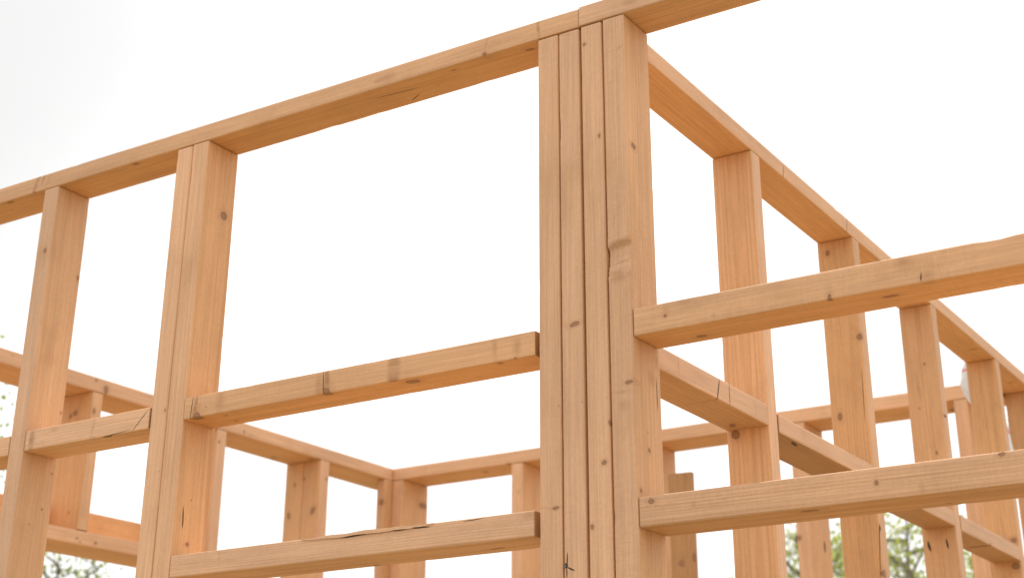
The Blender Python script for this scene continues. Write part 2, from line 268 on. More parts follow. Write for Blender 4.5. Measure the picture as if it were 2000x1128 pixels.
    'q4': (('s', (-1.1597, 4.2220, 0.7165), 'z', 0.00600, 0.04000, 0), ('m', (-1.1511, 4.4196, 0.7165), 'z', 0.02400, 0.02000, 0),),
    'p1': (('k', (-1.2041, 2.7045, 0.7225), 'y', 0.00900, 0.00850, 0),),
    'p2': (('k', (-1.1980, 3.3050, 1.3019), 'y', 0.00700, 0.00550, 0), ('m', (-1.1543, 3.3050, 1.3145), 'y', 0.02200, 0.00400, 10), ('k', (-1.1356, 3.3050, 1.0760), 'y', 0.00800, 0.00800, 0), ('m', (-1.1450, 3.3050, 1.0994), 'y', 0.01400, 0.00900, -30), ('s', (-1.1400, 3.3050, 0.9345), 'y', 0.06000, 0.00080, 2), ('s', (-1.1338, 3.3050, 0.5887), 'y', 0.08500, 0.00080, 4), ('k', (-1.1310, 3.3121, 0.5214), 'x', 0.00900, 0.01000, 0), ('k', (-1.2011, 3.3050, 0.8901), 'y', 0.00900, 0.00600, 0),),
    'p3': (('k', (-1.1676, 3.9080, 1.1650), 'y', 0.00400, 0.00300, 10), ('k', (-1.1609, 3.9080, 0.9171), 'y', 0.00500, 0.00340, 0), ('s', (-1.1310, 3.9244, 1.0172), 'x', 0.00300, 0.01200, 0), ('s', (-1.2071, 3.9080, 0.6756), 'y', 0.01400, 0.00340, -12), ('s', (-1.1590, 3.9080, 0.6777), 'y', 0.01300, 0.00260, -8), ('m', (-1.1894, 3.9080, 1.0960), 'y', 0.04000, 0.00600, -6),),
    'p4': (('k', (-1.1447, 4.5320, 0.7777), 'y', 0.00700, 0.00900, 0), ('k', (-1.1483, 4.5320, 0.7037), 'y', 0.01000, 0.01200, 0), ('m', (-1.1851, 4.5320, 1.2583), 'y', 0.06000, 0.00400, 0),),
    'pp': (('k', (-1.1611, 4.4019, 1.3329), 'z', 0.00500, 0.01000, 20), ('k', (-1.1645, 4.8293, 1.3329), 'z', 0.00400, 0.01000, 20), ('s', (-1.1310, 2.8819, 1.3475), 'x', 0.00140, 0.01600, -10), ('s', (-1.1310, 3.2735, 1.3505), 'x', 0.00140, 0.02200, -14), ('m', (-1.1310, 3.2474, 1.3416), 'x', 0.00500, 0.03000, 0), ('m', (-1.1310, 3.4821, 1.3507), 'x', 0.00300, 0.02600, 0),),
    'lp': (('k', (-3.7370, 3.3254, 1.3376), 'x', 0.01000, 0.01300, 0), ('k', (-3.7370, 3.2795, 1.3598), 'x', 0.00400, 0.00400, 0), ('k', (-3.7370, 3.9994, 1.3373), 'x', 0.00400, 0.00500, 0), ('k', (-3.8750, 4.3235, 1.3226), 'z', 0.01000, 0.00900, 0), ('k', (-3.7658, 4.4139, 1.3226), 'z', 0.00900, 0.00800, 0),),
    'la': (('k', (-3.8121, 3.2735, 1.2586), 'y', 0.00900, 0.00900, 0), ('k', (-3.8325, 3.2735, 1.2511), 'y', 0.00800, 0.00600, 20), ('k', (-3.7370, 3.2860, 1.2576), 'x', 0.00900, 0.00600, 0), ('m', (-3.7246, 3.2735, 0.9239), 'y', 0.06000, 0.00600, 0), ('m', (-3.7196, 3.2735, 1.0048), 'y', 0.06000, 0.00500, 0),),
    'sill': (('k', (-3.7370, 3.3554, 0.8407), 'x', 0.00500, 0.00400, 0), ('k', (-3.7370, 3.2758, 0.8451), 'x', 0.00400, 0.00300, 0), ('s', (-3.7370, 3.2929, 0.8717), 'x', 0.01400, 0.00140, 0),),
    'lb': (('k', (-3.7370, 3.8738, 1.2755), 'x', 0.00500, 0.00400, 0),),
    'ld': (('k', (-3.8858, 4.4435, 1.1178), 'y', 0.01300, 0.00700, -10), ('k', (-3.8642, 4.4435, 1.2372), 'y', 0.00800, 0.00400, 0),),
    'lc': (('k', (-3.8291, 4.4420, 1.1018), 'y', 0.01100, 0.00600, 0), ('k', (-3.7646, 4.4420, 1.1266), 'y', 0.01600, 0.01000, 24), ('k', (-3.8176, 4.4420, 1.2537), 'y', 0.00600, 0.00500, 0), ('k', (-3.7370, 4.4815, 1.2515), 'x', 0.00600, 0.00600, 0),),
    'le': (('k', (-3.7503, 4.8520, 1.2258), 'y', 0.01200, 0.01200, 0),),
    'b0': (('k', (-3.6845, 5.0497, 1.2372), 'x', 0.01200, 0.02600, 0),),
    'bp': (('k', (-3.3219, 4.9775, 1.3226), 'z', 0.01000, 0.01000, 0), ('k', (-3.1661, 4.9040, 1.3189), 'y', 0.00900, 0.00600, 0), ('k', (-1.4144, 5.0393, 1.3226), 'z', 0.01800, 0.02200, 0),),
    'b3': (('k', (-1.9673, 4.9040, 0.9178), 'y', 0.00900, 0.00700, 0), ('s', (-1.9205, 5.0186, 0.9003), 'x', 0.02000, 0.00800, 0),),
    'b1': (('m', (-3.1202, 4.9040, 1.2063), 'y', 0.01400, 0.00800, 0),),
    'plank': (('k', (-2.3643, 4.7880, 0.8515), 'y', 0.01100, 0.01000, 0), ('k', (-2.3175, 4.7880, 0.8686), 'y', 0.01800, 0.00800, 0), ('m', (-2.3597, 4.7880, 0.8635), 'y', 0.03400, 0.01800, 0),),
}
used = set()
def board(name, parent, key, box, axis, label=None, rad=.0028, dent=None, step=.02, bow=0.0, tilt=(0, 0, 0), chip=.001, **w):
    """box = (x0, x1, y0, y1, z0, z1) relative to the eye; key picks the knots and splits noted for this timber"""
    x0, x1, y0, y1, z0, z1 = box
    c = Vector(((x0 + x1) / 2, (y0 + y1) / 2, (z0 + z1) / 2 + H)); d = Vector((x1 - x0, y1 - y0, z1 - z0))
    R = AX[axis]; dl = R.transposed() @ d
    seed = (sum((j + 1) * ord(ch) for j, ch in enumerate(key)) % 977) / 9.7
    rr = random.Random(seed)
    R4 = R.to_4x4(); T = Matrix.Translation(c) @ Euler([math.radians(t) for t in tilt]).to_matrix().to_4x4() @ R4
    Ti = T.inverted(); kn, spl, sm, rd = [], [], [], []
    used.add(key)
    for typ, p, face, rl, rc, rot in MARKS.get(key, ()):
        lp = Ti @ Vector((p[0], p[1], p[2] + H))
        # face normal axis in the board's own frame
        nl = R.transposed() @ Vector({'x': (1, 0, 0), 'y': (0, 1, 0), 'z': (0, 0, 1)}[face])
        ax = max(range(3), key=lambda q: abs(nl[q]))
        dep = .012 if typ == 'k' else (.010 if typ == 's' else .006)
        rad3 = [rl, rc, rc]; rad3[ax] = dep
        # rl is along the grain, rc across it on that face
        e = [0, 0, 0]; e[ax] = -math.radians(rot)
        {'k': kn, 's': spl, 'm': sm, 'r': rd}[typ].append((tuple(lp), tuple(rad3), tuple(e)))
    for _ in range(w.pop('extra', 1)):                                # small pin knots anywhere
        lp = (rr.uniform(-.5, .5) * dl.x, rr.choice((-1, 1)) * dl.y * rr.uniform(.1, .5), rr.choice((-1, 1)) * dl.z * .5)
        q = rr.uniform(.0012, .0026); kn.append((lp, (q * 1.5, q, q), (0, 0, 0)))
    big = max(dl.y, dl.z)
    pith = w.pop('pith', (rr.uniform(-.06, .06), rr.choice((-1, 1)) * rr.uniform(.03, .09)))
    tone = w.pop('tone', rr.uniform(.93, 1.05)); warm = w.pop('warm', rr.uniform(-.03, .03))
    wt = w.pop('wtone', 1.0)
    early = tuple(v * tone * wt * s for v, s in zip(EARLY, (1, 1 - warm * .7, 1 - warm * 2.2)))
    late = tuple(v * tone for v in LATE)
    edge = tuple(v * tone * s for v, s in zip(EDGE, (1, 1 - warm * .5, 1 - warm * 1.5)))
    mat = wood('softwood_' + key, seed, early=early, late=late, pith=pith, slope=rr.uniform(-.02, .02), spacing=w.pop('spacing', rr.uniform(.0032, .0052)), amount=.72 * w.pop('amount', rr.uniform(.28, .42)), saw=w.pop('saw', .4), knots=kn, splits=spl, smears=sm, bands=rd, edge=edge, widey=1.0 if dl.y > dl.z else 0.0)
    vs, fs, ns = board_mesh(dl.x, dl.y, dl.z, rad, seed, step=step, dent=dent, bow=bow, chip=chip)
    o = mesh_obj(name, vs, fs, mat)
    o.data.polygons.foreach_set('use_smooth', [k < ns for k in range(len(fs))])
    if parent:
        o.parent = parent; T = parent.matrix_basis.inverted() @ T
    o.matrix_basis = T
    if label: o['label'] = label
    return o
EARLY = (.708, .415, .221); LATE = (.54, .265, .11); EDGE = (.705, .425, .258)

# ------------------------------------------------------------------ the timber walls
ZB, ZT = 1.3329, 1.3715                     # under and upper side of the front wall's top plate
ZB2 = 1.3226                                # underside of the thicker plates at the back
Y0, Y1 = 2.05, 2.1425                       # front and back of the front wall
def std(name, parent, key, x0, x1, y0, y1, top, **w):
    return board(name, parent, key, (x0, x1, y0, y1, FLOOR, top - .0012), 'z', **w)

front = empty('wall_frame', (-2.0, 2.1, H + FLOOR), 'nearest timber wall frame, with four studs nailed side by side under its joined top plate', 'wall frame'); front['kind'] = 'thing'
board('top_plate', front, 'fp', (-3.913, -1.1758, Y0, Y1 + .001, ZB, ZT), 'x', pith=(.02, -.10), amount=.5, extra=5, warm=.07)
board('top_plate', front, 'fpr', (-1.1754, -.215, Y0 - .0012, Y1, ZB + .0005, ZT + .0022), 'x', pith=(.03, .09), amount=.42)
std('stud', front, 's1', -2.5785, -2.5335, Y0, Y1, ZB, warm=-.03, tone=.95)
std('stud', front, 's2a', -2.1685, -2.1245, Y0 + .0005, Y1, ZB - .001, rad=.0042, tone=1.03)
std('stud', front, 's2b', -2.1222, -2.0785, Y0, Y1, ZB - .0005, warm=.03, amount=.5)
std('stud', front, 's3a', -1.2637, -1.2215, Y0 + .0008, Y1, ZB - .001, tone=0.916, amount=.35)
std('stud', front, 's3b', -1.2184, -1.1772, Y0 + .0002, Y1, ZB - .002, tone=0.935, amount=.35)
std('stud', front, 's3c', -1.1722, -1.1303, Y0, Y1, ZB - .0012, tone=0.963, amount=.38)
def gouge(x, y, z):
    """the chewed hollow in the front edge of the last stud of the four (board frame: X up, Y along the wall, Z into it)"""
    s = GX - x
    if not -.03 < s < .11: return 0, 0
    side = 1.0
    if z > -.030: side = max(0.0, 1 - (z + .030) / .012) if y < 0 else max(0.0, 1 - (z + .036) / .008)
    if side == 0: return 0, 0
    a = 0.0
    top = .004 * noise.noise(Vector((y * 70, 3.3, 0))) - (y / .021) * .003
    q = s - top
    if 0 < q < .062:
        a = .0075 * min(1, q / .007) ** 1.4 * (1 - (q / .062) ** 1.3)
        a += .0009 * math.sin((q + .35 * abs(y)) * 2 * math.pi / .0095 + 3 * noise.noise(Vector((y * 60, q * 30, 5)))) * min(1, q / .012)
        a += .0012 * noise.noise(Vector((q * 110, y * 150, 7)))
    if .040 < q < .066: a -= .0026 * math.sin((q - .040) / .026 * math.pi) * (.6 + .7 * noise.noise(Vector((y * 110, q * 60, 1))))
    if .05 < q < .10: a += .0006 * noise.noise(Vector((q * 160, y * 260, 3)))
    if -.022 < q <= 0: a -= .0012 * (1 + q / .022)
    return 0, max(-.0022, a) * side
GX = 0.0
GX = 0.8003
std('stud', front, 's3d', -1.1270, -1.0838, Y0 - .0002, Y1, ZB, tone=0.935, amount=.4, saw=.8, dent=gouge, step=.0045, label='stud with a chewed hollow in its front edge')
ZM0, ZM1 = .7310, .7750
board('nogging', front, 'mid', (-2.0775, -1.2716, Y0, Y0 + .084, ZM0, ZM1), 'x', pith=(.0, .07), amount=.3, saw=.9, warm=.11, label='upper knotty nogging with a dark end')
board('nogging', front, 'low', (-2.0775, -1.2738, Y0 + .0005, Y0 + .1, .4297, .4716), 'x', pith=(-.01, .12), amount=.6, spacing=.0045, label='lower nogging with a splintered upper edge')
board('nogging', front, 'near', (-2.5315, -2.1722, Y0 + .0004, Y0 + .088, .7270, .7703), 'x', pith=(.015, .09), amount=.7, spacing=.0055, label='short nogging with a curved crack')
board('nogging', front, 'end', (-3.0265, -2.5805, Y0 + .0006, Y0 + .09, .7240, .7662), 'x', warm=.03)
board('nogging', front, 'rup', (-1.0822, -.262, Y0, Y0 + .0875, .7325, .7794), 'x', pith=(.01, .10), amount=.35, saw=.8, tone=.98, warm=.08, chip=.0015, label='upper rough sawn nogging beside the four studs')
board('nogging', front, 'rlo', (-1.0822, -.262, Y0, Y0 + .096, .4248, .4718), 'x', pith=(-.005, .13), amount=.75, spacing=.0052, saw=.8, tone=.95, warm=.03, chip=.0015, label='lower rough sawn nogging beside the four studs')
std('stud', front, 's0', -3.0715, -3.0280, Y0, Y1, ZB)
std('stud', front, 'sr', -.2605, -.2165, Y0, Y1, ZB)

part = empty('wall_frame', (-1.18, 3.6, H + FLOOR), 'timber partition frame running back from the four nailed studs, seen through the right opening', 'wall frame'); part['kind'] = 'thing'
XL, XR = -1.2235, -1.1312
board('top_plate', part, 'pp', (XL, XR, Y1 + .0015, 5.083, ZB, ZT), 'y', pith=(.09, .02), amount=.3, saw=.8, warm=.05, rad=.0022)
std('stud', part, 'p1', XL, XR, 2.7045, 2.7490, ZB, pith=(.01, -.052), spacing=.0062, amount=.6, warm=.0, tone=1.11)
std('stud', part, 'p2', XL, XR, 3.3050, 3.3500, ZB, pith=(.02, -.045), spacing=.005, amount=.5, warm=.07, tone=.98, label='stud with a long crack and a dark knot')
std('stud', part, 'p3', XL, XR, 3.9080, 3.9540, ZB, pith=(.015, -.04), spacing=.006, amount=.55, warm=.02)
std('stud', part, 'p4', XL, XR, 4.5320, 4.5760, ZB, warm=.07, tone=.95, amount=.6)
std('stud', part, 'p5', XL, XR, 4.9630, 5.0080, ZB, warm=.06, tone=.82)
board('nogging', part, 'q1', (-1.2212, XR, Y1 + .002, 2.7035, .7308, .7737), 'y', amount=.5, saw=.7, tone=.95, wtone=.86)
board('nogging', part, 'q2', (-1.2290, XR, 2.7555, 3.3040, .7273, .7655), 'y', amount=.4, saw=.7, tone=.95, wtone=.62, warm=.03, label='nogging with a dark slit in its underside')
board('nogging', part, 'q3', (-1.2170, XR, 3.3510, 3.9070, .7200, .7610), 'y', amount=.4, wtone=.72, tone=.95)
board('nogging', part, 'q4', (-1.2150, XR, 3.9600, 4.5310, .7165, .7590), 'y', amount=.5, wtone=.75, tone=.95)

left = empty('wall_frame', (-3.83, 3.9, H + FLOOR), 'deep timber wall frame at the far left with an open window sill', 'wall frame'); left['kind'] = 'thing'
A0, A1 = -3.913, -3.737
board('top_plate', left, 'lp', (A0, A1, Y1 + .002, 5.083, ZB2, ZT), 'y', pith=(.06, .02), amount=.35, extra=5)
LZ = ZB2 - .0002
std('stud', left, 'l0', A0, A1 - .0005, 2.700, 2.745, ZB2)
board('stud', left, 'la', (-3.8862, A1 - .0005, 3.2735, 3.3180, .8722, LZ - .001), 'z', pith=(.0, .05), amount=.5, warm=.08, label='short stud standing on the sill')
std('stud', left, 'lb', A0, A1, 3.8630, 3.9100, ZB2)
std('stud', left, 'lc', -3.822, A1 - .0003, 4.4420, 4.4950, ZB2, warm=.03)
std('stud', left, 'ld', A0, -3.8245, 4.4435, 4.4925, ZB2, warm=.03)
std('stud', left, 'le', -3.776, A1 - .0003, 4.8520, 5.0000, ZB2, tone=.93, warm=.06)
board('window_sill', left, 'sill', (-3.9250, A1, 2.7465, 3.8620, .8268, .8705), 'y', amount=.4)
board('ledger_board', left, 'ledger', (-3.9300, -3.8870, 2.7465, 3.8620, .8718, .9700), 'y', amount=.4, warm=.08)

back = empty('wall_frame', (-2.5, 4.99, H + FLOOR), 'deep timber wall frame across the back, farthest from the viewer', 'wall frame'); back['kind'] = 'thing'
B0, B1 = 4.904, 5.083
board('top_plate', back, 'bp', (A1 + .0015, XL - .0015, B0, B1, ZB2, ZT), 'x', pith=(.03, .10), amount=.35, warm=.04, extra=6)
for k, (a, c) in enumerate(((-3.7360, -3.6845), (-3.1526, -3.1000), (-2.5640, -2.5190), (-1.9752, -1.9205), (-1.3806, -1.3340))):
    std('stud', back, 'b%d' % k, a, c, B0 + .0004, B1, ZB2, warm=.03)

# a loose board leaning inside, darker than the studs
board('loose_board', None, 'plank', (-2.4065, -2.3145, 4.788, 4.812, FLOOR, 1.170), 'z', tilt=(0, 0, 8), tone=.62, warm=.12, amount=.6, pith=(0, -.05))
pk = [o for o in C.objects if o.name.startswith('loose_board')][0]
tag(pk, 'short brown board standing on end before the back wall, its top below the plate', 'board')

# the splinter torn off the lower nogging's upper edge
vs, fs = [], []
N = 60
for k in range(N + 1):
    t = k / N
    x = -1.760 + .29 * t
    w_ = .0075 * math.sin(math.pi * min(1, t * 1.02 + .02)) ** .6 + .0006
    lift = .0022 * math.sin(math.pi * t) + .0015 * noise.noise(Vector((x * 22, 3, 1)))
    y = Y0 - .0008 - .0016 * math.sin(math.pi * t) + .0006 * noise.noise(Vector((x * 31, 0, 0)))
    z = .4700 + H + lift
    h = .0052 * math.sin(math.pi * t) ** .7 + .0008 + .0012 * max(0, noise.noise(Vector((x * 40, 8, 0))))
    vs += [(x, y, z - h), (x, y + w_, z - h * .6), (x, y + w_, z + .0008), (x, y + .0004, z + .0006)]
for k in range(N):
    for j in range(4): a_, b_ = k * 4 + j, k * 4 + (j + 1) % 4; fs.append((a_, b_, b_ + 4, a_ + 4))
fs += [(3, 2, 1, 0), (N * 4, N * 4 + 1, N * 4 + 2, N * 4 + 3)]
lowb = [o for o in C.objects if o.type == 'MESH' and o.get('label', '').startswith('lower nogging')][0]
sl = mesh_obj('splinter', vs, fs, lowb.data.materials[0])
sl.data.transform((front.matrix_basis @ lowb.matrix_basis).inverted()); sl.parent = lowb

# nail heads
def metal():
    m, nt = new_mat('weathered_steel'); b = NB(nt)
    tc = b.n('ShaderNodeTexCoord'); n_ = b.noise(tc.outputs['Object'], 1.0, 300.0, 3.0)
    bs = b.n('ShaderNodeBsdfPrincipled'); b.l(b.mix(n_.outputs[0], (.06, .05, .045), (.20, .18, .16)), bs.inputs['Base Color'])
    bs.inputs['Metallic'].default_value = .8; bs.inputs['Roughness'].default_value = .5
    out = b.n('ShaderNodeOutputMaterial'); b.l(bs.outputs[0], out.inputs[0]); return m
STEEL = metal()
def nail(p, parent, rootm, nrm=(0, -1, 0), r=.0032):
    bm = bmesh.new()
    bmesh.ops.create_cone(bm, cap_ends=True, segments=14, radius1=r, radius2=r * .85, depth=.0016)
    bmesh.ops.translate(bm, verts=bm.verts, vec=(0, 0, .0003))
    bmesh.ops.create_cone(bm, cap_ends=True, segments=8, radius1=r * .45, radius2=r * .45, depth=.02, matrix=Matrix.Translation((0, 0, -.0102)))
    q = Vector(nrm).to_track_quat('Z', 'Y').to_matrix().to_4x4()
    M = Matrix.Translation(Vector((p[0], p[1], p[2] + H))) @ q
    bm.transform((rootm @ parent.matrix_basis).inverted() @ M)
    me = bpy.data.meshes.new('nail'); bm.to_mesh(me); bm.free(); me.materials.append(STEEL)
    o = bpy.data.objects.new('nail', me); C.objects.link(o); o.parent = parent
    return o
bykey = {o.data.materials[0].name[9:]: o for o in C.objects if o.type == 'MESH' and o.data.materials and o.data.materials[0].name.startswith('softwood_') and o.name.split('.')[0] != 'splinter'}
for p in NAILS if 'NAILS' in globals() else (): nail(p, bykey['s3b'], front.matrix_basis)

BANK = (-0.7317, 0.4761, 0.4879)
SUN = 4.0; CLOUD = (12.0, 12.0, 11.95); EXPO = 0.23
BAGY = 4.66; BAGLINE = [(-1.245, 1.376, 0.0082), (-1.2471, 1.3456, 0.0228), (-1.244, 1.3095, 0.0381), (-1.2299, 1.2704, 0.0419), (-1.2148, 1.2265, 0.0408), (-1.1878, 1.1813, 0.0278), (-1.1702, 1.1298, 0.0197), (-1.1629, 1.0802, 0.0172), (-1.1588, 1.0315, 0.0163)]; RED = (0.0291, -0.1707)
CAMF, CAMC = 2903.6710, (1046.8895, 364.3760)
CAMR = [[0.8497671, 0.52715, -0.002951], [-0.2109501, 0.3349112, -0.9183325], [-0.4831106, 0.7809913, 0.3957989]]
TREES = [
    ('leafy_tree', (-5.017, 15.193, 0), 4.713, 1.20, 3, 'tallest pale tree at the right, between the second and third partition studs', 0, dict(per=22, puff=0.15)),
    ('leafy_tree', (-6.633, 16.733, 0), 4.956, 1.00, 5, 'smaller pale tree at the right, left of the tallest one', 0, dict(twigs=130, per=20, puff=0.15)),
    ('leafy_tree', (-4.438, 16.410, 0), 4.443, 0.75, 8, 'low pale tree at the right edge, under the last nogging', 0, dict(twigs=90, per=20)),
    ('leafy_tree', (-10.505, 7.659, 0), 5.522, 0.55, 11, 'green tree at the left edge with only its twig ends showing', 1, dict(twigs=90, crown=2.2, per=24)),
    ('leafy_tree', (-11.361, 9.794, 0), 4.037, 0.60, 14, 'low green tree showing its top twigs under the window sill', 1, dict(twigs=52, per=20, crown=1.2)),
]
# ------------------------------------------------------------------ white plastic bag caught behind the fourth partition stud
m, nt = new_mat('white_plastic_film'); b = NB(nt)
tc = b.n('ShaderNodeTexCoord'); sp = b.n('ShaderNodeSeparateXYZ'); b.l(tc.outputs['Object'], sp.inputs[0])
nz = b.noise(tc.outputs['Object'], .3, 38.0, 2.0)
zz = b.math('ADD', sp.outputs[2], b.math('MULTIPLY', b.math('SUBTRACT', nz.outputs[0], .5), .012))
bands = 0.0
for c_, w_ in ((RED[0], .0032), (RED[1], .013)):
    m1 = b.step(b.math('ABSOLUTE', b.math('SUBTRACT', zz, c_)), w_ * 1.15, w_ * .8)
    bands = m1 if bands == 0.0 else b.math('MAXIMUM', bands, m1)
gate = b.step(nz.outputs[0], .36, .42)
bs = b.n('ShaderNodeBsdfPrincipled'); b.l(b.mix(b.math('MULTIPLY', bands, gate), (.80, .81, .82), (.72, .10, .07)), bs.inputs['Base Color'])
bs.inputs['Roughness'].default_value = .28; bs.inputs['Transmission Weight'].default_value = 0.0
tr = b.n('ShaderNodeBsdfTranslucent'); tr.inputs[0].default_value = (.82, .83, .84, 1)
mxs = b.n('ShaderNodeMixShader'); mxs.inputs[0].default_value = .35; b.l(bs.outputs[0], mxs.inputs[1]); b.l(tr.outputs[0], mxs.inputs[2])
out = b.n('ShaderNodeOutputMaterial'); b.l(mxs.outputs[0], out.inputs[0])
BAG = m
# centre line of the hanging film (x, z) with half width, then pleated and puffed out
cl = BAGLINE
vs, fs = [], []
NU, NV = 26, 44
for v in range(NV + 1):
    t = v / NV * (len(cl) - 1); k = min(int(t), len(cl) - 2); q = t - k
    x, z, w_ = [cl[k][j] * (1 - q) + cl[k + 1][j] * q for j in range(3)]
    for u in range(NU):
        a_ = 2 * math.pi * u / NU
        nn = noise.noise(Vector((math.cos(a_) * 1.8, math.sin(a_) * 1.8, v * .16))) 
        n2 = noise.noise(Vector((math.cos(a_) * 4.5 + 7, math.sin(a_) * 4.5, v * .30)))
        rr_ = 1 + .22 * nn + .16 * abs(n2)
        vs.append((x + w_ * math.cos(a_) * min(1.08, rr_), BAGY + .038 * math.sin(a_) * rr_ * min(1, w_ / .03 + .25), z + H + .006 * n2))
for v in range(NV):
    for u in range(NU):
        u2 = (u + 1) % NU; fs.append((v * NU + u, v * NU + u2, (v + 1) * NU + u2, (v + 1) * NU + u))
fs.append(tuple(range(NU))[::-1]); fs.append(tuple(range(NV * NU, NV * NU + NU)))
org = Vector((cl[2][0], BAGY, cl[2][1] + H))
bag = mesh_obj('plastic_bag', [tuple(Vector(v) - org) for v in vs], fs, BAG, smooth=True); bag.location = org
tag(bag, 'crumpled white plastic bag with red print hanging behind the partition studs', 'bag')

# ------------------------------------------------------------------ ground, deck
def ground_mat(name, c1, c2, c3, sc):
    m, nt = new_mat(name); b = NB(nt)
    tc = b.n('ShaderNodeTexCoord'); P = tc.outputs['Object']
    a_ = b.noise(P, 0.0, sc, 6.0, .6); e_ = b.noise(P, 4.0, sc * 14, 4.0, .6)
    c = b.mix(b.step(a_.outputs[0], .42, .58), c1, c2); c = b.mix(b.step(e_.outputs[0], .45, .7, 0, .7), c, c3)
    bp = b.n('ShaderNodeBump'); b.l(e_.outputs[0], bp.inputs['Height']); bp.inputs['Distance'].default_value = .04
    bs = b.n('ShaderNodeBsdfPrincipled'); b.l(c, bs.inputs['Base Color']); bs.inputs['Roughness'].default_value = .95; b.l(bp.outputs[0], bs.inputs['Normal'])
    out = b.n('ShaderNodeOutputMaterial'); b.l(bs.outputs[0], out.inputs[0]); return m
n_ = 60
vs = []; fs = []
for j in range(n_ + 1):
    for k in range(n_ + 1):
        u, v = k / n_ * 2 - 1, j / n_ * 2 - 1
        x, y = 600 * u * abs(u) ** 1.5, 600 * v * abs(v) ** 1.5
        r_ = math.hypot(x, y - 3.5)
        vs.append((x, y, .12 * noise.noise(Vector((x * .08, y * .08, 0))) * min(1, max(0, r_ - 6) / 6)))
for j in range(n_):
    for k in range(n_): a_ = j * (n_ + 1) + k; fs.append((a_, a_ + 1, a_ + n_ + 2, a_ + n_ + 1))
g = mesh_obj('ground', vs, fs, ground_mat('dry_soil_and_grass', (.27, .20, .12), (.17, .16, .075), (.30, .23, .14), .35), smooth=True); tag(g, kind='structure')
# plywood deck the walls stand on
def box(x0, x1, y0, y1, z0, z1):
    v = [(x, y, z) for z in (z0, z1) for y in (y0, y1) for x in (x0, x1)]
    return v, [(0, 2, 3, 1), (4, 5, 7, 6), (0, 1, 5, 4), (2, 6, 7, 3), (0, 4, 6, 2), (1, 3, 7, 5)]
m, nt = new_mat('plywood_deck'); b = NB(nt)
tc = b.n('ShaderNodeTexCoord'); P = tc.outputs['Object']
br = b.n('ShaderNodeTexBrick'); b.l(P, br.inputs['Vector']); br.inputs['Scale'].default_value = 1; br.inputs['Brick Width'].default_value = 2.44; br.inputs['Row Height'].default_value = 1.22; br.inputs['Mortar Size'].default_value = .003
br.inputs['Color1'].default_value = (.36, .245, .122, 1); br.inputs['Color2'].default_value = (.32, .212, .106, 1); br.inputs['Mortar'].default_value = (.06, .04, .02, 1)
fb = b.noise(b.vm('MULTIPLY', P, (1.5, 22, 1)).outputs[0], 0.0, 2.0, 5.0, .6)
bs = b.n('ShaderNodeBsdfPrincipled'); b.l(b.mix(b.step(fb.outputs[0], .4, .7, 0, .4), br.outputs[0], (.22, .125, .055)), bs.inputs['Base Color']); bs.inputs['Roughness'].default_value = .7
out = b.n('ShaderNodeOutputMaterial'); b.l(bs.outputs[0], out.inputs[0])
v, f_ = box(-3.95, 2.4, 1.98, 5.12, .02, H + FLOOR); dk = mesh_obj('floor_deck', v, f_, m); tag(dk, kind='structure')

# ------------------------------------------------------------------ trees
def leaf_mat(name, c1, c2):
    m, nt = new_mat(name); b = NB(nt)
    ge = b.n('ShaderNodeNewGeometry'); rp = ge.outputs['Random Per Island']
    c = b.mix(rp, c1, c2)
    bs = b.n('ShaderNodeBsdfPrincipled'); b.l(c, bs.inputs['Base Color']); bs.inputs['Roughness'].default_value = .45
    tr = b.n('ShaderNodeBsdfTranslucent'); b.l(b.mix(.5, c, (.46, .52, .09)), tr.inputs[0])
    mx = b.n('ShaderNodeMixShader'); mx.inputs[0].default_value = .55; b.l(bs.outputs[0], mx.inputs[1]); b.l(tr.outputs[0], mx.inputs[2])
    out = b.n('ShaderNodeOutputMaterial'); b.l(mx.outputs[0], out.inputs[0]); return m
m, nt = new_mat('grey_bark'); b = NB(nt)
tc = b.n('ShaderNodeTexCoord'); nn = b.noise(b.vm('MULTIPLY', tc.outputs['Object'], (1, 1, .25)).outputs[0], 0.0, 18.0, 5.0, .65)
bs = b.n('ShaderNodeBsdfPrincipled'); b.l(b.mix(nn.outputs[0], (.12, .10, .085), (.34, .31, .28)), bs.inputs['Base Color']); bs.inputs['Roughness'].default_value = .9
out = b.n('ShaderNodeOutputMaterial'); b.l(bs.outputs[0], out.inputs[0]); BARK = m
LEAF = [leaf_mat('light_green_leaves', (.12, .17, .026), (.40, .44, .10)), leaf_mat('mid_green_leaves', (.05, .10, .02), (.12, .17, .035))]

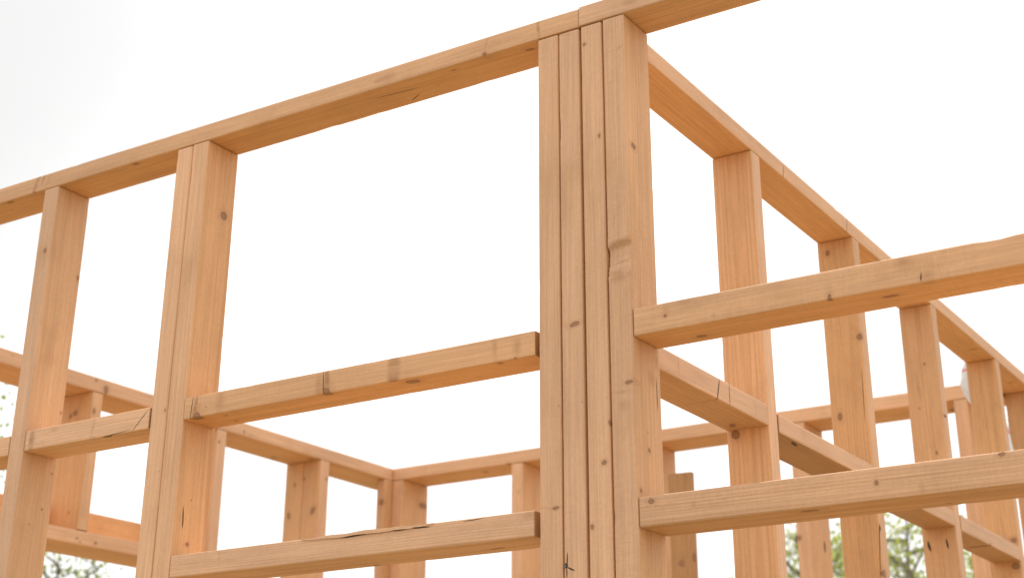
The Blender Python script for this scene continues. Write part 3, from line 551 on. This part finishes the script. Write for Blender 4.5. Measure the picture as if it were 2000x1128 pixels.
def tree(name, base, height, spread, seed, label, leafm, leaf=.050, twigs=150, per=30, crown=1.6, puff=.13):
    rr = random.Random(seed)
    root = empty(name, base, label, 'tree', 'trees beyond the timber frame')
    vs, fs, lv, lf = [], [], [], []
    def tube(pts, r0, r1, seg=6):
        base_ = len(vs); nP = len(pts)
        for k, p in enumerate(pts):
            dirv = (pts[min(k + 1, nP - 1)] - pts[max(k - 1, 0)]).normalized()
            q = dirv.to_track_quat('Z', 'Y'); r_ = r0 + (r1 - r0) * k / (nP - 1)
            for s in range(seg):
                a_ = 2 * math.pi * s / seg; vs.append(tuple(p + q @ Vector((math.cos(a_) * r_, math.sin(a_) * r_, 0))))
        for k in range(nP - 1):
            for s in range(seg): fs.append((base_ + k * seg + s, base_ + k * seg + (s + 1) % seg, base_ + (k + 1) * seg + (s + 1) % seg, base_ + (k + 1) * seg + s))
    def add_leaf(p, s):
        d_ = Vector((rr.gauss(0, 1), rr.gauss(0, 1), rr.gauss(-.5, .7))).normalized()
        q = d_.to_track_quat('Y', 'Z') @ Euler((0, rr.uniform(0, 6.28), 0)).to_quaternion()
        k0 = len(lv); w_ = s * rr.uniform(.28, .42)
        for x, y, z in ((0, 0, 0), (w_, s * .38, .1 * s), (w_ * .55, s * .75, .06 * s), (0, s, -.05 * s), (-w_ * .55, s * .75, .06 * s), (-w_, s * .38, .1 * s), (0, s * .45, 0)):
            lv.append(tuple(p + q @ Vector((x, y, z))))
        lf.extend([(k0, k0 + 1, k0 + 6), (k0 + 1, k0 + 2, k0 + 3, k0 + 6), (k0 + 6, k0 + 3, k0 + 4, k0 + 5), (k0, k0 + 6, k0 + 5)])
    top = height - .12
    def trunk_at(z): return Vector((.10 * math.sin(z * 1.1 + seed), .08 * math.sin(z * 1.6 + seed * 2), z))
    tube([trunk_at(-.05 + (top + .05) * k / 12) for k in range(13)], .035 + .016 * height, .008, 9)
    cz = height - crown * .5
    limbs = []
    for k in range(11):
        z0 = height - crown * (1.05 - .085 * k) ; a_ = k * 2.4 + rr.uniform(-.4, .4)
        e = Vector((math.cos(a_), math.sin(a_), 0)) * spread * rr.uniform(.55, .85) * math.sqrt(max(.1, 1 - ((k - 4) / 8) ** 2)) + Vector((0, 0, z0 + crown * rr.uniform(.16, .30)))
        e.z = min(e.z, height - .15)
        s_ = trunk_at(max(.5, z0)); mid = s_.lerp(e, .5) + Vector((rr.gauss(0, .06), rr.gauss(0, .06), -.05))
        pts = [s_, s_.lerp(mid, .5) + Vector((0, 0, -.02)), mid, mid.lerp(e, .5) + Vector((0, 0, .02)), e]
        tube(pts, .028, .008); limbs += pts[1:]
    limbs += [trunk_at(top - .15 * k) for k in range(int(crown / .18))]
    for k in range(twigs):
        while True:
            p = Vector((rr.uniform(-1, 1), rr.uniform(-1, 1), rr.uniform(-1, 1)))
            if .12 < p.length < 1: break
        p = p.normalized() * p.length ** .7
        # the crown is lobed, not a smooth egg
        p *= .80 + .34 * noise.noise(Vector((p.x * 2.1 + seed, p.y * 2.1, p.z * 2.1)))
        e = Vector((p.x * spread, p.y * spread, cz + p.z * crown * .5))
        s_ = min(limbs, key=lambda q: (q - e).length + (.3 if q.z > e.z else 0))
        mid = s_.lerp(e, .55) + Vector((rr.gauss(0, .05), rr.gauss(0, .05), rr.gauss(.03, .03)))
        tube([s_, mid, e], .007, .0025, 4)
        for j in range(rr.randint(int(per * .4), int(per * 1.5))):
            t = rr.random(); q = mid.lerp(e, t * 1.15)
            add_leaf(q + Vector((rr.gauss(0, puff), rr.gauss(0, puff), rr.gauss(0, puff * .8))), leaf * rr.uniform(.55, 1.3))
    mesh_obj('trunk', vs, fs, BARK, root, smooth=True)
    mesh_obj('crown', lv, lf, leafm, root, smooth=False)
    return root
for t in TREES: tree(*t[:6], LEAF[t[6]], **t[7])

# ------------------------------------------------------------------ camera
cam = bpy.data.cameras.new('camera'); co = bpy.data.objects.new('camera', cam); C.objects.link(co)
cam.sensor_width = 36; cam.sensor_fit = 'HORIZONTAL'; cam.lens = CAMF / 2000 * 36
cam.shift_x = (1000 - CAMC[0]) / 2000; cam.shift_y = -(564 - CAMC[1]) / 2000
Rm = Matrix((CAMR[0], [-q for q in CAMR[1]], [-q for q in CAMR[2]])).transposed()
co.matrix_world = Matrix.Translation((0, 0, H)) @ Rm.to_4x4()
cam.clip_start = .05; cam.clip_end = 3000
cam.dof.use_dof = True; cam.dof.focus_distance = 2.55; cam.dof.aperture_fstop = 6.0
scene.camera = co

# ------------------------------------------------------------------ daylight: thin bright cloud, sun high behind the frame
AZ, EL = math.radians(-27), math.radians(58)          # azimuth from +Y towards +X
sd = Vector((math.sin(AZ) * math.cos(EL), math.cos(AZ) * math.cos(EL), math.sin(EL)))
su = bpy.data.lights.new('sun', 'SUN'); so = bpy.data.objects.new('sun', su); C.objects.link(so)
su.energy = SUN; su.angle = math.radians(.5); su.color = (1, .93, .82)
so.rotation_euler = sd.to_track_quat('Z', 'Y').to_euler(); so.location = (0, 0, 30)
w = bpy.data.worlds.new('World'); scene.world = w; w.use_nodes = True
nt = w.node_tree; nt.nodes.clear(); b = NB(nt)
sky = b.n('ShaderNodeTexSky', sky_type='NISHITA'); sky.sun_disc = False; sky.sun_elevation = EL; sky.sun_rotation = AZ; sky.dust_density = 2.5
tc = b.n('ShaderNodeTexCoord')
cn = b.noise(b.vm('MULTIPLY', tc.outputs['Generated'], (1, 1, 2.2)).outputs[0], 2.0, 1.6, 5.0, .55)
cf = b.step(cn.outputs[0], .30, .52, .86, 1.0)
dk = b.noise(b.vm('MULTIPLY', tc.outputs['Generated'], (1, 1, 1.7)).outputs[0], 6.3, 2.6, 4.0, .5)
# cloud cover thickens away from the sun
dt = b.vm('DOT_PRODUCT', tc.outputs['Generated'], tuple(sd)).outputs['Value']
th = b.math('MULTIPLY', b.step(dt, .55, .90, .92, 1.06), b.step(dk.outputs[0], .35, .65, .95, 1.05))
# one greyer bank of cloud off to the left
bk = b.vm('DOT_PRODUCT', tc.outputs['Generated'], BANK).outputs['Value']
bk = b.math('ADD', bk, b.math('MULTIPLY', b.math('SUBTRACT', cn.outputs[0], .5), .02))
th = b.math('MULTIPLY', th, b.step(bk, .962, 1.0, 1.0, .60))
cl_ = b.vm('SCALE', (CLOUD[0], CLOUD[1], CLOUD[2]), scale=th).outputs[0]
bg = b.n('ShaderNodeBackground'); b.l(b.mix(cf, sky.outputs[0], cl_), bg.inputs[0]); bg.inputs[1].default_value = .1
wo = b.n('ShaderNodeOutputWorld'); b.l(bg.outputs[0], wo.inputs[0])

scene.view_settings.view_transform = 'Standard'; scene.view_settings.look = 'None'
scene.view_settings.exposure = EXPO; scene.view_settings.gamma = 1
scene.render.engine = 'CYCLES'
scene.cycles.max_bounces = 10; scene.cycles.diffuse_bounces = 6; scene.cycles.transparent_max_bounces = 8
scene.cycles.use_denoising = True
